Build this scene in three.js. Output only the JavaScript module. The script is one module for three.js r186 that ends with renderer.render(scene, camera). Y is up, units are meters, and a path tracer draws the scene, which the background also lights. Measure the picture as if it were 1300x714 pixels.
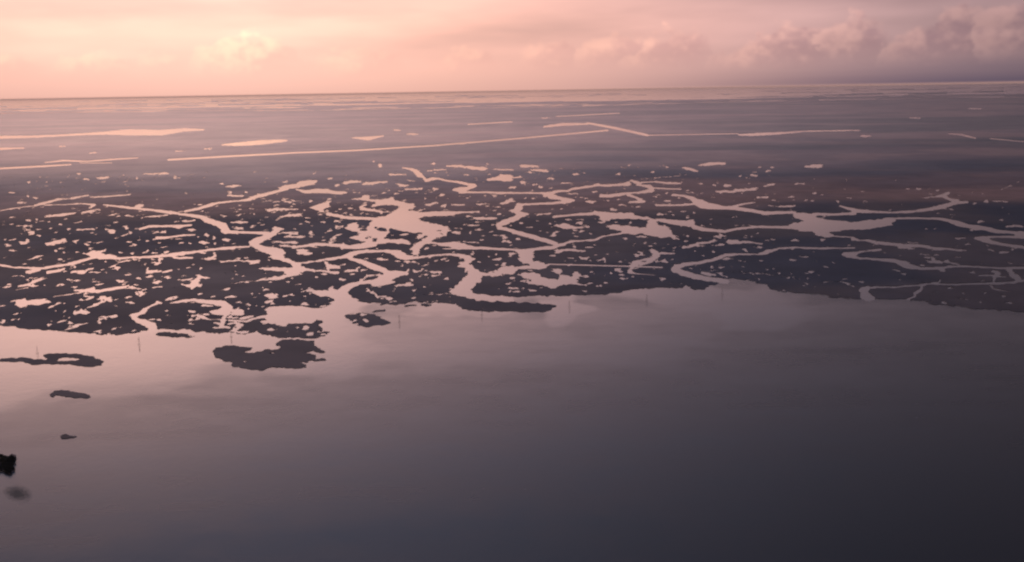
import * as THREE from 'three';

// ------------------------------------------------------------------ camera, sky, sun, exposure
const scene = new THREE.Scene();
const HEIGHT = 600, FOCAL = 1300, PW = 1300, PH = 714;          // metres above the water; photograph in pixels
const camera = new THREE.PerspectiveCamera(2 * Math.atan(PH / 2 / FOCAL) * 180 / Math.PI, PW / PH, 1, 1200000);
camera.position.set(0, HEIGHT, 0);
camera.rotation.order = 'YXZ';
camera.rotation.set(-Math.atan((357 - 115) / FOCAL), 0, -0.97 * Math.PI / 180);
camera.updateMatrixWorld(true);
camera.focus = 9; camera.userData.fStop = 2.2;                    // the lens stood a little short of infinity

const renderer = new THREE.WebGLRenderer({ antialias: true });
renderer.setSize(1024, 562);
renderer.toneMapping = THREE.LinearToneMapping;
renderer.toneMappingExposure = 1.0;
renderer.shadowMap.enabled = true;

const rad = (d) => d * Math.PI / 180;
function compass(az, el) {                                        // degrees right of the view's heading, degrees up
  return new THREE.Vector3(Math.sin(rad(az)) * Math.cos(rad(el)), Math.sin(rad(el)), -Math.cos(rad(az)) * Math.cos(rad(el)));
}
const SUN_AZ = -54, SUN_EL = 18;
const sun = new THREE.DirectionalLight(new THREE.Color().setRGB(1, 0.66, 0.46), 1.4);
sun.position.copy(compass(SUN_AZ, SUN_EL).multiplyScalar(9000)); sun.target.position.set(0, 0, -4000);
sun.castShadow = true; sun.shadow.radius = 30;                    // veiled by cloud: a wide soft source
sun.shadow.mapSize.set(2048, 2048);
Object.assign(sun.shadow.camera, { left: -6000, right: 6000, top: 6000, bottom: -6000, near: 10, far: 40000 });
scene.add(sun, sun.target);

// seeded noise
function hash(x, y, s) {
  let h = Math.imul(x | 0, 374761393) + Math.imul(y | 0, 668265263) + Math.imul(s | 0, 1274126177) | 0;
  h = Math.imul(h ^ (h >>> 13), 1274126177); h = Math.imul(h ^ (h >>> 16), 2246822519);
  return ((h ^ (h >>> 15)) >>> 0) / 4294967296;
}
function vnoise(x, y, s = 0) {
  const ix = Math.floor(x), iy = Math.floor(y), fx = x - ix, fy = y - iy;
  const u = fx * fx * fx * (fx * (fx * 6 - 15) + 10), v = fy * fy * fy * (fy * (fy * 6 - 15) + 10);
  const a = hash(ix, iy, s), b = hash(ix + 1, iy, s), c = hash(ix, iy + 1, s), d = hash(ix + 1, iy + 1, s);
  return (a + (b - a) * u) * (1 - v) + (c + (d - c) * u) * v;
}
function fbm(x, y, oct, s = 0) {
  let sum = 0, amp = 0.5, tot = 0;
  for (let i = 0; i < oct; i++) {
    sum += amp * vnoise(x, y, s + i * 17); tot += amp; amp *= 0.5;
    const nx = (x * 0.8 - y * 0.6) * 2.03 + 11.3; y = (x * 0.6 + y * 0.8) * 2.03 + 4.7; x = nx;
  }
  return sum / tot;
}
const clamp = (x, a = 0, b = 1) => Math.min(b, Math.max(a, x));
const sstep = (a, b, x) => { const t = clamp((x - a) / (b - a)); return t * t * (3 - 2 * t); };
const mix = (a, b, t) => a + (b - a) * t;

// ---- the evening sky: a warm glow round the veiled sun, low cumulus, grey-blue air away from it
const SKY = {
  blue: [0.41, 0.46, 0.67], warm: [1.32, 0.635, 0.425], dusk: [1.08, 0.67, 0.66], gold: [0.08, 0.10, 0.07], azWarm: -16, wWarm: 41, elWarm: 9, hWarm: 7,
};
// cumulus along the horizon: azimuth, base elevation, half width, height (degrees), density
const CUMULUS = [
  [-14.0, 1.75, 2.3, 1.45, 1.0, 0], [-25.8, 1.65, 1.5, 0.5, 0.6, 0], [-21.5, 1.6, 1.6, 0.55, 0.6, 0], [-18.3, 1.75, 1.0, 0.35, 0.4, 0], [-8.0, 1.6, 1.9, 0.8, 0.6, 0], [-2.2, 1.65, 1.2, 0.6, 0.55, 0],
  [2.3, 1.9, 1.3, 0.75, 0.7, 0.3], [5.6, 1.9, 1.9, 1.1, 0.75, 0.5], [8.4, 1.75, 2.1, 1.75, 0.9, 0.8], [14.2, 1.6, 2.9, 2.1, 1.0, 0.9], [17.6, 1.75, 2.1, 2.0, 1.0, 0.5],
  [22.0, 1.7, 2.8, 2.5, 1.0, 0.9], [25.6, 1.8, 2.8, 3.0, 1.0, 0.6], [29.5, 1.8, 2.8, 2.6, 1.0, 0.5], [34, 1.8, 3.2, 2.2, 1.0, 0.5], [40, 1.7, 2.8, 1.7, 0.9, 0.4], [47, 1.8, 3.5, 1.9, 0.9, 0.3],
  [-32, 1.7, 2.5, 0.9, 0.7, 0], [-38, 1.7, 3.0, 1.2, 0.8, 0], [-46, 1.7, 3.0, 1.4, 0.8, 0], [56, 1.7, 4, 1.9, 0.9, 0], [68, 1.7, 4, 1.6, 0.9, 0], [-58, 1.7, 4, 1.6, 0.9, 0],
];
let face = 0.5;                                                     // how far the cloud there is turned to the sun
function cumulus(az, el) {
  if (el < 0.9 || el > 5.5) return 0;
  let d = 0; face = 0.5;
  const wob = (fbm(az * 0.95, el * 1.5, 4, 71) - 0.5) * 2, fine = (fbm(az * 2.6, el * 3.4, 4, 93) - 0.5) * 2;
  for (const [ca, base, w, h, den, skew] of CUMULUS) {
    const x = (az - ca) / w;
    if (Math.abs(x) > 1.9) continue;
    const top = base + h * Math.sqrt(Math.max(0, 1 - x * x * 0.6)) * mix(1, 0.22 + 0.85 * sstep(-1.1, 0.8, x), skew) * (1 + 0.45 * wob + 0.2 * Math.abs(fine)) - 0.2 * h;
    const up = sstep(top + 0.28, top - 0.2, el + fine * 0.36);
    const low = sstep(base - 1.1, base + 0.5, el + wob * 0.3), side = sstep(1.6, 0.6, Math.abs(x) + wob * 0.35);
    const here = den * up * low * side;
    if (here > d) { d = here; face = clamp(0.42 - 0.34 * x + 0.42 * (el - base) / h + wob * 0.45 + fine * 0.36); }
  }
  return d;
}
function skyColour(az, el, out) {
  const e = Math.max(0, el);
  let da = az - SKY.azWarm; da -= 360 * Math.round(da / 360);
  // grey-blue air: dims away from the sun's side and towards the zenith
  const g = (0.13 + 0.87 * Math.exp(-Math.pow(Math.max(0, da > 0 ? da : -da * 0.8) / 30, 2))) * mix(1, 0.8, sstep(14, 60, e));
  const A = Math.exp(-Math.pow(Math.abs(da) / SKY.wWarm, 2)) * (1 - 0.62 * sstep(3.5, 10, e) * sstep(6, 36, da)) + 0.05, B = Math.exp(-Math.pow((e - SKY.elWarm) / (e < SKY.elWarm ? 13 : SKY.hWarm), 2));
  const Y = Math.exp(-Math.pow(da / 15, 2) - Math.pow((e - 5) / 6, 2));
  const glow = Math.exp(-Math.pow((az + 24) / 15, 2) - Math.pow((e - 13) / 4.3, 2));      // where the sun stands behind the veil, above the frame
  const veil = (fbm(az * 0.09 + 3, e * 0.62, 5, 31) - 0.5) * 0.72 * sstep(0.5, 3, e) * mix(1, 0.5, sstep(10, 25, e));
  const haze = e + (fbm(az * 0.06, e * 2, 3, 12) - 0.5) * 0.5, far_ = sstep(18, 46, da);
  const murk = mix(Math.exp(-Math.pow(Math.max(0, haze) / 0.55, 1.3)), sstep(1.8, -0.4, haze), far_), m = mix(0.06, 0.68, far_);
  for (let c = 0; c < 3; c++) {
    let v = SKY.blue[c] * mix(1, [0.78, 0.98, 1.18][c], sstep(18, 50, e)) * g * mix(0.22, 1, sstep(3, 14, e)) + mix(SKY.warm[c], SKY.dusk[c], sstep(8, 46, da < 0 ? -da * 0.6 : da)) * A * B * (1 + veil) + SKY.gold[c] * Y + [1.3, 0.72, 0.48][c] * glow;
    v *= 1 - m * murk * [1.0, mix(1.0, 0.90, far_), mix(0.86, 0.60, far_)][c];
    out[c] = v;
  }
  const d = cumulus(az, el);
  if (d > 0.002) {
    const lit = face;
    const far = sstep(0, 45, da), k = sstep(0.12, 0.95, lit);
    for (let c = 0; c < 3; c++) {
      const bright = out[c] * mix([1.22, 1.24, 1.12][c], [1.30, 1.20, 1.12][c], far), dark = out[c] * mix([0.95, 0.92, 0.93][c], [0.80, 0.76, 0.81][c], far);
      out[c] = mix(out[c], mix(dark, bright, k), clamp(d) * 0.88);
    }
  }
}
{
  const W = 4096, H = 2048, data = new Float32Array(W * H * 4), c = [0, 0, 0];
  for (let row = H / 2; row < H; row++) {
    const el = ((row + 0.5) / H - 0.5) * 180, step = el > 30 ? 8 : el > 8 ? 2 : 1;
    for (let col = 0; col < W; col += step) {
      const round = ((col + 0.5) / W - 0.5) * 2 * Math.PI, x = Math.cos(round), z = Math.sin(round);
      skyColour(Math.atan2(x, -z) * 180 / Math.PI, el, c);
      for (let k = 0; k < step; k++) { const o = (row * W + col + k) * 4; data[o] = c[0]; data[o + 1] = c[1]; data[o + 2] = c[2]; data[o + 3] = 1; }
    }
  }
  skyColour(0, 0.3, c);
  for (let i = 0; i < W * H / 2; i++) { data[i * 4] = c[0] * 0.8; data[i * 4 + 1] = c[1] * 0.8; data[i * 4 + 2] = c[2] * 0.8; data[i * 4 + 3] = 1; }
  const t = new THREE.DataTexture(data, W, H, THREE.RGBAFormat, THREE.FloatType);
  t.mapping = THREE.EquirectangularReflectionMapping; t.magFilter = THREE.LinearFilter; t.needsUpdate = true;
  scene.background = t; scene.environment = t;
}

// ------------------------------------------------------------------ from photograph pixels to the ground
const ray = new THREE.Vector3();
function ground(px, py, y = 0) {
  ray.set((px - PW / 2) / FOCAL, -(py - PH / 2) / FOCAL, -1).applyQuaternion(camera.quaternion);
  const t = (y - HEIGHT) / ray.y;
  return [ray.x * t, ray.z * t];
}
// ground coordinates that spread distance evenly (a: sideways, b: nearness), used only to size the cells of the terrain
const toAB = ([x, z]) => [-x * FOCAL / z, -HEIGHT * FOCAL / z];
const fromAB = (a, b) => [a * HEIGHT / b, -HEIGHT * FOCAL / b];

// ------------------------------------------------------------------ the plan of the marsh, read off the photograph
const S = 5.99, features = [];                                     // features: water (sign 1) or land set in water (sign -1)
let ox = 0, oy = 0, sc = S;
const at = (x, y, s = S) => { ox = x; oy = y; sc = s; };
const P = (x, y) => [ox + x / sc, oy + y / sc];
const poly = (kind, pts, sign = 1) => { const o = []; for (let i = 0; i < pts.length; i += 2) o.push(P(pts[i], pts[i + 1])); features.push({ kind, sign, poly: o }); };
const run = (kind, pts, sign = 1) => { const o = []; for (let i = 0; i < pts.length; i += 3) o.push([...P(pts[i], pts[i + 1]), pts[i + 2] / sc / 2]); features.push({ kind, sign, run: o }); };
const ponds = (list, sign = 1) => { for (let i = 0; i < list.length; i += 4) features.push({ kind: sign > 0 ? 'pond' : 'land', sign, oval: [...P(list[i], list[i + 1]), list[i + 2] / sc, list[i + 3] / sc] }); };

// the lake and its shore
at(0, 0, 1);
poly('lake', [-420, 398, -150, 405, 0, 413.5, 16.7, 414.3, 25, 416.8, 50, 418.5, 75, 421, 100, 422.7, 120, 424.4, 142, 426, 153.6, 426.8, 160, 424.4, 175, 421, 185.5, 420.5, 190, 417, 198.7, 418.5, 217, 418.5, 242, 418.5,
  244, 420.5, 260, 422, 277, 422.7, 292, 422, 312, 424.4, 325, 421.2, 326, 413.5, 337, 401, 335.5, 393.5, 340.5, 390, 354, 388.5, 380.6, 388.5, 399, 392, 417, 389.3, 419, 383.5, 428, 380, 405.6, 376, 394, 371, 382, 369.3, 392, 363.4, 395.6, 366.8,
  415.6, 370, 419, 364.2, 422, 363.4, 425.7, 368.4, 434, 368.4, 440.7, 372.6, 449, 378.4, 454, 382.6, 467.4, 385, 497.5, 386.8, 512.5, 386.8, 515.8, 383.5, 527.5, 383, 547.5, 384.3, 577.6, 386, 586, 391.8, 597.6, 394.3, 617.6, 396, 651, 395,
  661, 396.8, 691, 397, 701, 393.5, 703.6, 389.3, 697.7, 386.8, 672.7, 385, 656, 384.8, 651, 383.4, 651, 376.8, 684, 376, 723, 375.4, 739.5, 375, 751, 373.4, 759.5, 375.4, 768, 373.4, 789.6, 371, 803, 366.8, 834.6, 366, 868, 365, 870, 361,
  875, 365, 881, 368.4, 891.4, 367.6, 901.4, 362.6, 918, 360, 925.6, 360, 920, 354.6, 925.6, 354.2, 951.5, 356, 964.8, 359.2, 975, 364.3, 985, 368.4, 1013.3, 372.6, 1035, 373.4, 1060, 377.6, 1085, 379.3, 1093, 380.1, 1108, 380, 1121.4, 380,
  1149.8, 379.3, 1173, 382.6, 1183, 386.8, 1213, 388.5, 1241.6, 392, 1266.6, 393.5, 1296.7, 396.8, 1300, 398.5, 1340, 404, 1420, 407, 1700, 425, 1700, 900, -420, 900]);
// far canals and lakes
run('canal', [0, 214, 2.6, 58, 211, 2.4, 90, 209, 1.6]); run('canal', [56, 206.5, 1.2, 80, 204, 2.2, 110, 205, 1.6, 142, 202.5, 2, 175, 200.5, 1.2]); run('canal', [100, 207, 1, 142, 207, 1]);
run('canal', [213, 203, 2.4, 300, 198, 2.4, 345, 195.8, 2, 371, 194.2, 2, 452, 191, 2, 550, 185, 2, 660, 175.8, 2, 772, 165.5, 2]); run('canal', [746, 156.3, 2.4, 780, 162.5, 3.2, 822, 171.8, 3]);
run('canal', [822, 171.8, 1.2, 937, 169.8, 1.2]); run('lagoon', [938, 171.3, 2, 955, 171, 3.6, 985, 169.5, 3.4, 995, 169, 2.6, 1021, 166.8, 1.8, 1092, 165.5, 1.2]); run('lagoon', [690, 161, 2.4, 715, 158, 4, 746, 157.5, 2.2]);
run('lagoon', [0, 174.4, 4, 41, 173.6, 3, 96, 171, 2.4, 134, 169, 4, 165, 168, 8, 205, 168.5, 7, 233, 165, 4.5, 259, 164.7, 1.6]); run('lagoon', [0, 189, 3, 30, 188, 1.6]); run('lagoon', [282, 184, 2, 305, 183, 5, 330, 181, 6, 363, 178.5, 3]);
run('lagoon', [447, 175, 1.2, 467, 176, 5, 487, 172.5, 1.6]); run('canal', [594, 158, 1.2, 650, 154.6, 1.4]); run('canal', [706, 148, 1, 787, 143.7, 1.2]); run('canal', [1204, 169.8, 1, 1220, 171, 2, 1239, 175.6, 1.2]); run('canal', [1257, 176, 1, 1300, 180, 1.2]);
ponds([123.5, 153, 11, 2.2, 1101, 173, 8, 1.6, 1035, 211, 12, 2.6, 503, 165.5, 6, 1.3, 525, 170.5, 9, 1.6, 262, 189, 7, 1.2, 80, 186, 6, 1, 117, 194, 6, 1.2, 228, 192, 8, 1, 585, 183, 9, 0.9, 690, 150, 10, 0.8, 1160, 150, 9, 0.8, 1240, 138, 12, 0.8]);

at(0, 200);
ponds([593, 127, 17, 12, 650, 166, 33, 12, 215, 188, 12, 15, 1040, 158, 14, 9, 90, 268, 22, 9, 208, 297, 14, 10, 270, 308, 26, 12, 155, 345, 38, 12, 88, 392, 14, 12, 1062, 370, 42, 16, 968, 442, 28, 10, 212, 478, 28, 13, 277, 470, 13, 15, 370, 487, 18, 8,
  238, 572, 30, 18, 290, 548, 32, 9, 298, 598, 16, 14, 185, 650, 48, 14, 212, 626, 18, 12, 38, 625, 16, 9, 70, 672, 42, 13, 85, 706, 44, 9, 515, 545, 18, 9, 735, 538, 10, 9, 848, 560, 36, 18, 805, 545, 14, 10, 962, 538, 16, 18, 990, 570, 18, 13, 1232, 568, 30, 13,
  1118, 636, 12, 10, 1008, 662, 20, 10, 665, 662, 30, 10, 572, 650, 14, 10, 460, 690, 22, 8, 20, 505, 10, 9, 180, 545, 20, 6, 455, 510, 26, 7, 530, 575, 12, 8, 380, 540, 26, 6]);
run('pond', [735, 158, 10, 778, 157, 18, 820, 153, 12]); run('pond', [1080, 128, 6, 1190, 123, 12, 1275, 120, 18]);
run('creek', [260, 368, 14, 320, 350, 20, 440, 320, 18, 530, 312, 5]); run('creek', [540, 312, 20, 600, 300, 14, 670, 288, 12]); run('creek', [680, 302, 10, 800, 298, 14, 990, 282, 10]); run('creek', [0, 405, 8, 110, 385, 8, 260, 368, 8]);
run('creek', [330, 362, 10, 450, 360, 8, 620, 352, 10, 720, 360, 18, 690, 378, 20, 675, 384, 8]); run('creek', [780, 360, 8, 860, 368, 18, 1000, 385, 18, 1150, 400, 18, 1300, 420, 26]);
run('pond', [350, 448, 18, 430, 440, 22, 520, 430, 20, 580, 425, 10]); run('pond', [625, 420, 14, 690, 410, 18]); run('pond', [1105, 452, 10, 1280, 438, 14]);
run('creek', [1060, 545, 16, 1130, 525, 20, 1300, 522, 18]); run('pond', [350, 660, 20, 400, 650, 34, 490, 632, 28]); run('pond', [580, 550, 14, 720, 545, 14]); run('creek', [1190, 612, 24, 1230, 612, 22, 1300, 605, 16]);

at(217, 200);
run('creek', [-5, 418, 24, 70, 430, 20, 140, 440, 22, 220, 452, 30, 270, 475, 44, 340, 500, 44, 400, 525, 60, 410, 550, 66, 450, 568, 26, 600, 572, 20, 740, 577, 26]); run('creek', [790, 545, 40, 855, 545, 14]);
run('creek', [805, 555, 40, 760, 590, 40, 690, 620, 48, 620, 652, 56, 680, 690, 50, 770, 718, 60]);
run('creek', [100, 410, 16, 200, 392, 20, 300, 362, 24, 360, 345, 18, 520, 330, 10, 560, 325, 22, 600, 318, 24, 640, 298, 26, 720, 282, 28, 740, 275, 24, 800, 260, 20, 880, 238, 24]);
poly('lagoon', [810, 230, 860, 210, 960, 200, 975, 182, 1050, 172, 1120, 172, 1090, 205, 1000, 225, 930, 240, 830, 240]); run('lagoon', [950, 242, 10, 1020, 262, 26, 1100, 255, 34, 1190, 255, 36, 1240, 268, 26, 1300, 272, 22]);
run('pond', [860, 335, 10, 910, 345, 16]); run('pond', [745, 402, 20, 850, 393, 16, 960, 395, 12]); run('pond', [830, 455, 8, 900, 440, 24, 985, 435, 18]);
poly('lagoon', [1045, 385, 1110, 360, 1165, 345, 1180, 330, 1220, 325, 1195, 350, 1215, 370, 1170, 390, 1160, 410, 1125, 425, 1115, 400]); run('lagoon', [1190, 430, 26, 1300, 450, 24]);
ponds([865, 186, 28, 7, 855, 316, 13, 18, 940, 355, 12, 10, 1062, 333, 18, 14, 1015, 402, 14, 8, 28, 150, 11, 22, 385, 200, 18, 10, 445, 268, 24, 12, 118, 272, 10, 8, 220, 360, 26, 10, 605, 385, 12, 10, 630, 432, 10, 11, 688, 476, 18, 10, 403, 447, 22, 9, 510, 540, 44, 12,
  155, 550, 34, 13, 270, 590, 26, 16, 215, 605, 12, 12, 330, 610, 14, 14, 238, 645, 40, 16, 420, 630, 38, 13, 140, 655, 12, 14, 330, 655, 16, 12, 1058, 573, 16, 12, 1060, 604, 20, 8, 945, 545, 14, 8, 1145, 490, 24, 10, 1035, 458, 20, 9, 1268, 525, 24, 13, 1262, 485, 22, 10,
  1212, 645, 30, 8, 1085, 682, 26, 12, 1000, 705, 40, 10, 1265, 210, 22, 14, 1210, 158, 24, 7, 570, 262, 18, 9, 235, 410, 18, 8, 1170, 604, 16, 6]);
run('pond', [430, 222, 14, 470, 218, 22, 520, 215, 14]); run('pond', [440, 290, 14, 545, 293, 14]); run('pond', [450, 495, 14, 575, 490, 18]); run('pond', [90, 485, 12, 180, 482, 12]); run('creek', [0, 520, 18, 60, 528, 34, 100, 520, 16, 150, 515, 14]);
run('creek', [0, 605, 18, 100, 592, 18, 180, 590, 14]); run('creek', [200, 708, 8, 380, 690, 14, 590, 678, 16]); run('pond', [840, 575, 16, 965, 576, 20]); run('pond', [890, 605, 12, 1010, 606, 16]); run('pond', [760, 642, 10, 950, 648, 22]); run('pond', [830, 672, 10, 930, 680, 18]);
run('creek', [930, 685, 18, 1110, 660, 26, 1200, 665, 24, 1300, 672, 30]);

at(434, 200);
poly('bay', [20, 318, 140, 310, 160, 285, 205, 285, 215, 315, 290, 320, 385, 300, 405, 330, 470, 335, 480, 345, 560, 350, 545, 390, 490, 400, 540, 410, 640, 415, 760, 408, 880, 410, 1050, 408, 1040, 420, 880, 428, 850, 445, 640, 448, 575, 468, 620, 488, 690, 498, 800, 525, 840, 555,
  810, 560, 790, 600, 720, 612, 665, 628, 600, 640, 620, 600, 600, 580, 560, 575, 450, 560, 370, 542, 355, 585, 325, 610, 200, 650, 60, 615, 150, 580, 40, 552, 20, 540, 60, 500, 110, 490, 130, 520, 110, 540, 190, 535, 210, 500, 240, 460, 330, 445, 360, 430, 400, 405, 440, 372, 340, 360, 250, 375, 230, 370, 255, 355, 250, 340, 150, 325]);
poly('bay', [0, 650, 30, 660, 60, 665, 200, 645, 320, 600, 330, 622, 480, 620, 530, 650, 525, 665, 340, 650, 290, 660, 130, 690, 0, 695]);
run('land', [250, 535, 12, 285, 545, 26, 330, 552, 22], -1); ponds([193, 612, 22, 8, 250, 630, 26, 15, 165, 548, 24, 8, 740, 555, 16, 6, 760, 580, 10, 5], -1);
run('land', [370, 555, 30, 450, 574, 30, 540, 587, 22, 610, 578, 12], -1); run('land', [340, 606, 18, 480, 606, 22, 560, 622, 28, 640, 602, 14], -1); ponds([485, 583, 40, 13, 595, 600, 32, 18]);
run('bay', [620, 650, 20, 690, 648, 16, 760, 662, 26, 850, 662, 46, 900, 668, 42, 1000, 688, 24, 1300, 700, 18]); run('bay', [700, 600, 44, 630, 640, 40, 590, 665, 50, 560, 690, 56, 560, 716, 60]);
run('creek', [-5, 455, 24, 110, 462, 26, 240, 465, 20]); run('creek', [300, 412, 22, 220, 400, 18, 150, 390, 30, 140, 375, 20, 180, 358, 14]); run('creek', [-5, 683, 30, 130, 680, 34, 250, 665, 30]); run('pond', [130, 708, 8, 440, 710, 10]);
run('pond', [20, 195, 24, 70, 185, 26, 140, 185, 14]); run('pond', [360, 130, 14, 490, 132, 10]); run('pond', [165, 200, 24, 240, 195, 18, 340, 183, 12]); poly('pond', [405, 195, 430, 200, 515, 208, 500, 220, 440, 225]); run('pond', [490, 242, 16, 610, 240, 16]);
run('creek', [460, 78, 8, 520, 88, 18, 560, 105, 34, 585, 130, 44, 620, 150, 24, 640, 178, 22, 690, 162, 30, 730, 160, 14, 800, 178, 16, 870, 185, 18, 960, 205, 24, 1010, 215, 30, 960, 235, 26, 900, 245, 40, 850, 245, 20]);
run('creek', [900, 262, 30, 960, 265, 18, 1100, 265, 14, 1200, 270, 20, 1300, 270, 14]); run('pond', [800, 65, 14, 900, 65, 18, 1000, 80, 26, 1090, 88, 26]); run('pond', [1115, 45, 8, 1090, 75, 10]); run('pond', [640, 100, 8, 800, 92, 10]);
poly('lagoon', [1095, 165, 1180, 145, 1200, 125, 1300, 135, 1306, 178, 1240, 185, 1200, 175, 1110, 178]); run('pond', [1160, 90, 10, 1300, 95, 12]); run('pond', [835, 358, 12, 930, 360, 14]); run('pond', [1205, 352, 16, 1250, 340, 24, 1290, 325, 34]);
run('pond', [1005, 462, 18, 1130, 466, 20, 1185, 462, 10]); run('pond', [965, 518, 12, 1050, 516, 12]); run('creek', [1300, 470, 40, 1250, 490, 44, 1190, 515, 40, 1190, 535, 30, 1240, 545, 26, 1310, 562, 30]);
ponds([20, 268, 34, 18, 240, 30, 16, 9, 292, 58, 16, 22, 178, 162, 10, 8, 530, 178, 36, 7, 710, 242, 34, 10, 320, 270, 26, 9, 95, 262, 12, 10, 125, 268, 10, 8, 410, 275, 22, 8, 1165, 290, 30, 12, 690, 50, 28, 9, 940, 135, 24, 9, 755, 285, 28, 18, 630, 312, 14, 10, 655, 362, 36, 12,
  700, 347, 30, 9, 775, 367, 26, 16, 600, 400, 22, 8, 1055, 358, 18, 11, 1180, 378, 24, 8, 1110, 370, 22, 8, 1290, 405, 14, 14, 1030, 492, 36, 7, 1050, 552, 34, 7, 880, 575, 46, 18, 980, 580, 10, 10, 1040, 650, 18, 9, 60, 388, 26, 8, 70, 435, 18, 8, 60, 640, 12, 8, 1285, 230, 18, 12]);

at(651, 200);
run('creek', [-5, 270, 14, 240, 272, 16]); run('creek', [245, 285, 40, 290, 272, 26, 350, 255, 20, 420, 255, 14, 450, 240, 20, 560, 225, 18, 650, 212, 16, 720, 215, 18, 850, 205, 20]); run('creek', [270, 280, 40, 290, 295, 44, 350, 310, 28, 420, 325, 34, 465, 328, 20]);
run('creek', [440, 335, 24, 300, 348, 20, 150, 355, 16, 80, 358, 18, 50, 375, 60, 30, 400, 50, 0, 410, 24]); run('creek', [20, 410, 34, 60, 425, 30, 120, 433, 16]); run('creek', [90, 435, 30, 40, 450, 40, 0, 475, 40]);
run('creek', [-5, 562, 30, 60, 580, 36, 150, 605, 34, 250, 632, 34, 330, 660, 34]); run('creek', [390, 660, 26, 300, 685, 30, 150, 697, 16, -5, 706, 14]); run('creek', [380, 660, 20, 440, 640, 18, 520, 635, 14, 620, 628, 20, 680, 605, 16, 780, 585, 14, 880, 570, 20]);
run('creek', [850, 205, 24, 880, 200, 38]); run('creek', [900, 175, 14, 940, 190, 24, 970, 195, 18]); run('creek', [940, 210, 14, 1000, 215, 18, 1040, 225, 34, 1060, 250, 36, 960, 268, 16, 880, 270, 14, 820, 282, 26, 740, 292, 24, 670, 292, 28]);
run('creek', [880, 285, 24, 940, 305, 18, 980, 330, 24]); run('creek', [890, 340, 18, 1000, 335, 24]); run('creek', [980, 190, 10, 1080, 185, 12, 1180, 195, 18, 1270, 198, 14]); run('creek', [1060, 232, 12, 1180, 238, 12, 1275, 242, 12]); run('creek', [1215, 285, 18, 1300, 292, 18]);
run('creek', [1085, 362, 14, 1180, 365, 16, 1300, 362, 14]); run('pond', [60, 65, 20, 190, 68, 16]); run('pond', [140, 97, 14, 240, 100, 18]); run('pond', [420, 278, 12, 490, 275, 12]); run('pond', [190, 435, 14, 290, 425, 14]); run('creek', [970, 165, 4, 1280, 140, 5]);
run('creek', [310, 453, 18, 400, 443, 16, 480, 435, 20, 610, 428, 26]);
poly('lagoon', [600, 420, 630, 400, 640, 410, 700, 412, 760, 420, 880, 420, 930, 425, 910, 440, 960, 445, 1050, 460, 1110, 470, 1100, 485, 1060, 490, 1020, 520, 1030, 475, 950, 470, 750, 468, 740, 485, 680, 485, 655, 470, 660, 440, 610, 440]);
poly('lagoon', [700, 515, 780, 510, 880, 520, 920, 525, 1010, 525, 1040, 475, 1100, 480, 1110, 515, 1190, 535, 1220, 590, 1290, 630, 1250, 625, 1200, 605, 1130, 615, 1080, 600, 980, 580, 900, 588, 860, 570, 740, 545]);
run('creek', [1100, 475, 24, 1200, 490, 36, 1300, 500, 44]); ponds([985, 530, 36, 8], -1); run('pond', [330, 518, 18, 400, 525, 44, 470, 535, 20, 580, 525, 12]); run('pond', [940, 602, 10, 1020, 605, 14]);
ponds([643, 203, 26, 10, 1172, 270, 18, 10, 1180, 330, 36, 12, 258, 100, 20, 20, 482, 126, 32, 10, 45, 150, 48, 9, 292, 162, 26, 9, 82, 192, 26, 15, 165, 205, 24, 9, 210, 225, 24, 12, 15, 232, 18, 12, 395, 195, 44, 8, 150, 253, 16, 8, 620, 263, 28, 9, 97, 310, 14, 8, 158, 310, 20, 8, 0, 335, 24, 10,
  595, 340, 38, 13, 800, 127, 28, 8, 890, 60, 22, 8, 1168, 73, 20, 8, 1065, 112, 20, 7, 520, 302, 20, 7, 820, 360, 16, 12, 722, 328, 14, 8, 760, 393, 26, 14, 1120, 430, 34, 10, 890, 500, 10, 22, 668, 497, 26, 10, 503, 497, 34, 14, 335, 566, 28, 10, 518, 562, 34, 14, 460, 577, 20, 7, 300, 598, 28, 10,
  62, 498, 24, 11, 850, 615, 16, 11, 1012, 650, 14, 12, 1185, 660, 14, 9, 1080, 655, 22, 9, 1060, 705, 34, 12, 1150, 688, 16, 7, 1230, 688, 22, 8, 1290, 685, 10, 12, 470, 680, 22, 12, 400, 705, 60, 8, 285, 235, 14, 7, 430, 72, 12, 6]);

at(868, 200);
run('pond', [110, 60, 10, 200, 50, 26, 310, 45, 18]); run('pond', [0, 80, 16, 50, 90, 20, 110, 108, 14]); run('pond', [250, 258, 18, 380, 260, 18]); run('pond', [390, 250, 26, 480, 248, 18, 550, 238, 22]); run('pond', [615, 220, 18, 690, 203, 14]); run('pond', [840, 200, 10, 920, 200, 12]);
run('pond', [555, 305, 12, 640, 302, 16]); run('pond', [650, 365, 8, 760, 375, 10, 850, 368, 10]);
ponds([1000, 68, 74, 15, 645, 103, 20, 11, 675, 75, 14, 9, 530, 137, 38, 11, 575, 75, 20, 7, 132, 202, 20, 8, 228, 208, 14, 12, 333, 215, 36, 12, 30, 252, 16, 8, 825, 298, 28, 9, 935, 325, 18, 12, 985, 330, 14, 8, 990, 275, 18, 11, 80, 422, 16, 9, 32, 457, 12, 11, 680, 325, 18, 9, 1172, 337, 16, 12,
  15, 597, 22, 12, 20, 637, 24, 8, 295, 597, 24, 13, 520, 600, 16, 10, 268, 663, 28, 12, 850, 630, 40, 14, 630, 630, 16, 8, 690, 625, 28, 8, 125, 612, 14, 8, 1055, 625, 28, 10, 430, 143, 14, 6, 450, 272, 16, 5]);
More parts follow.
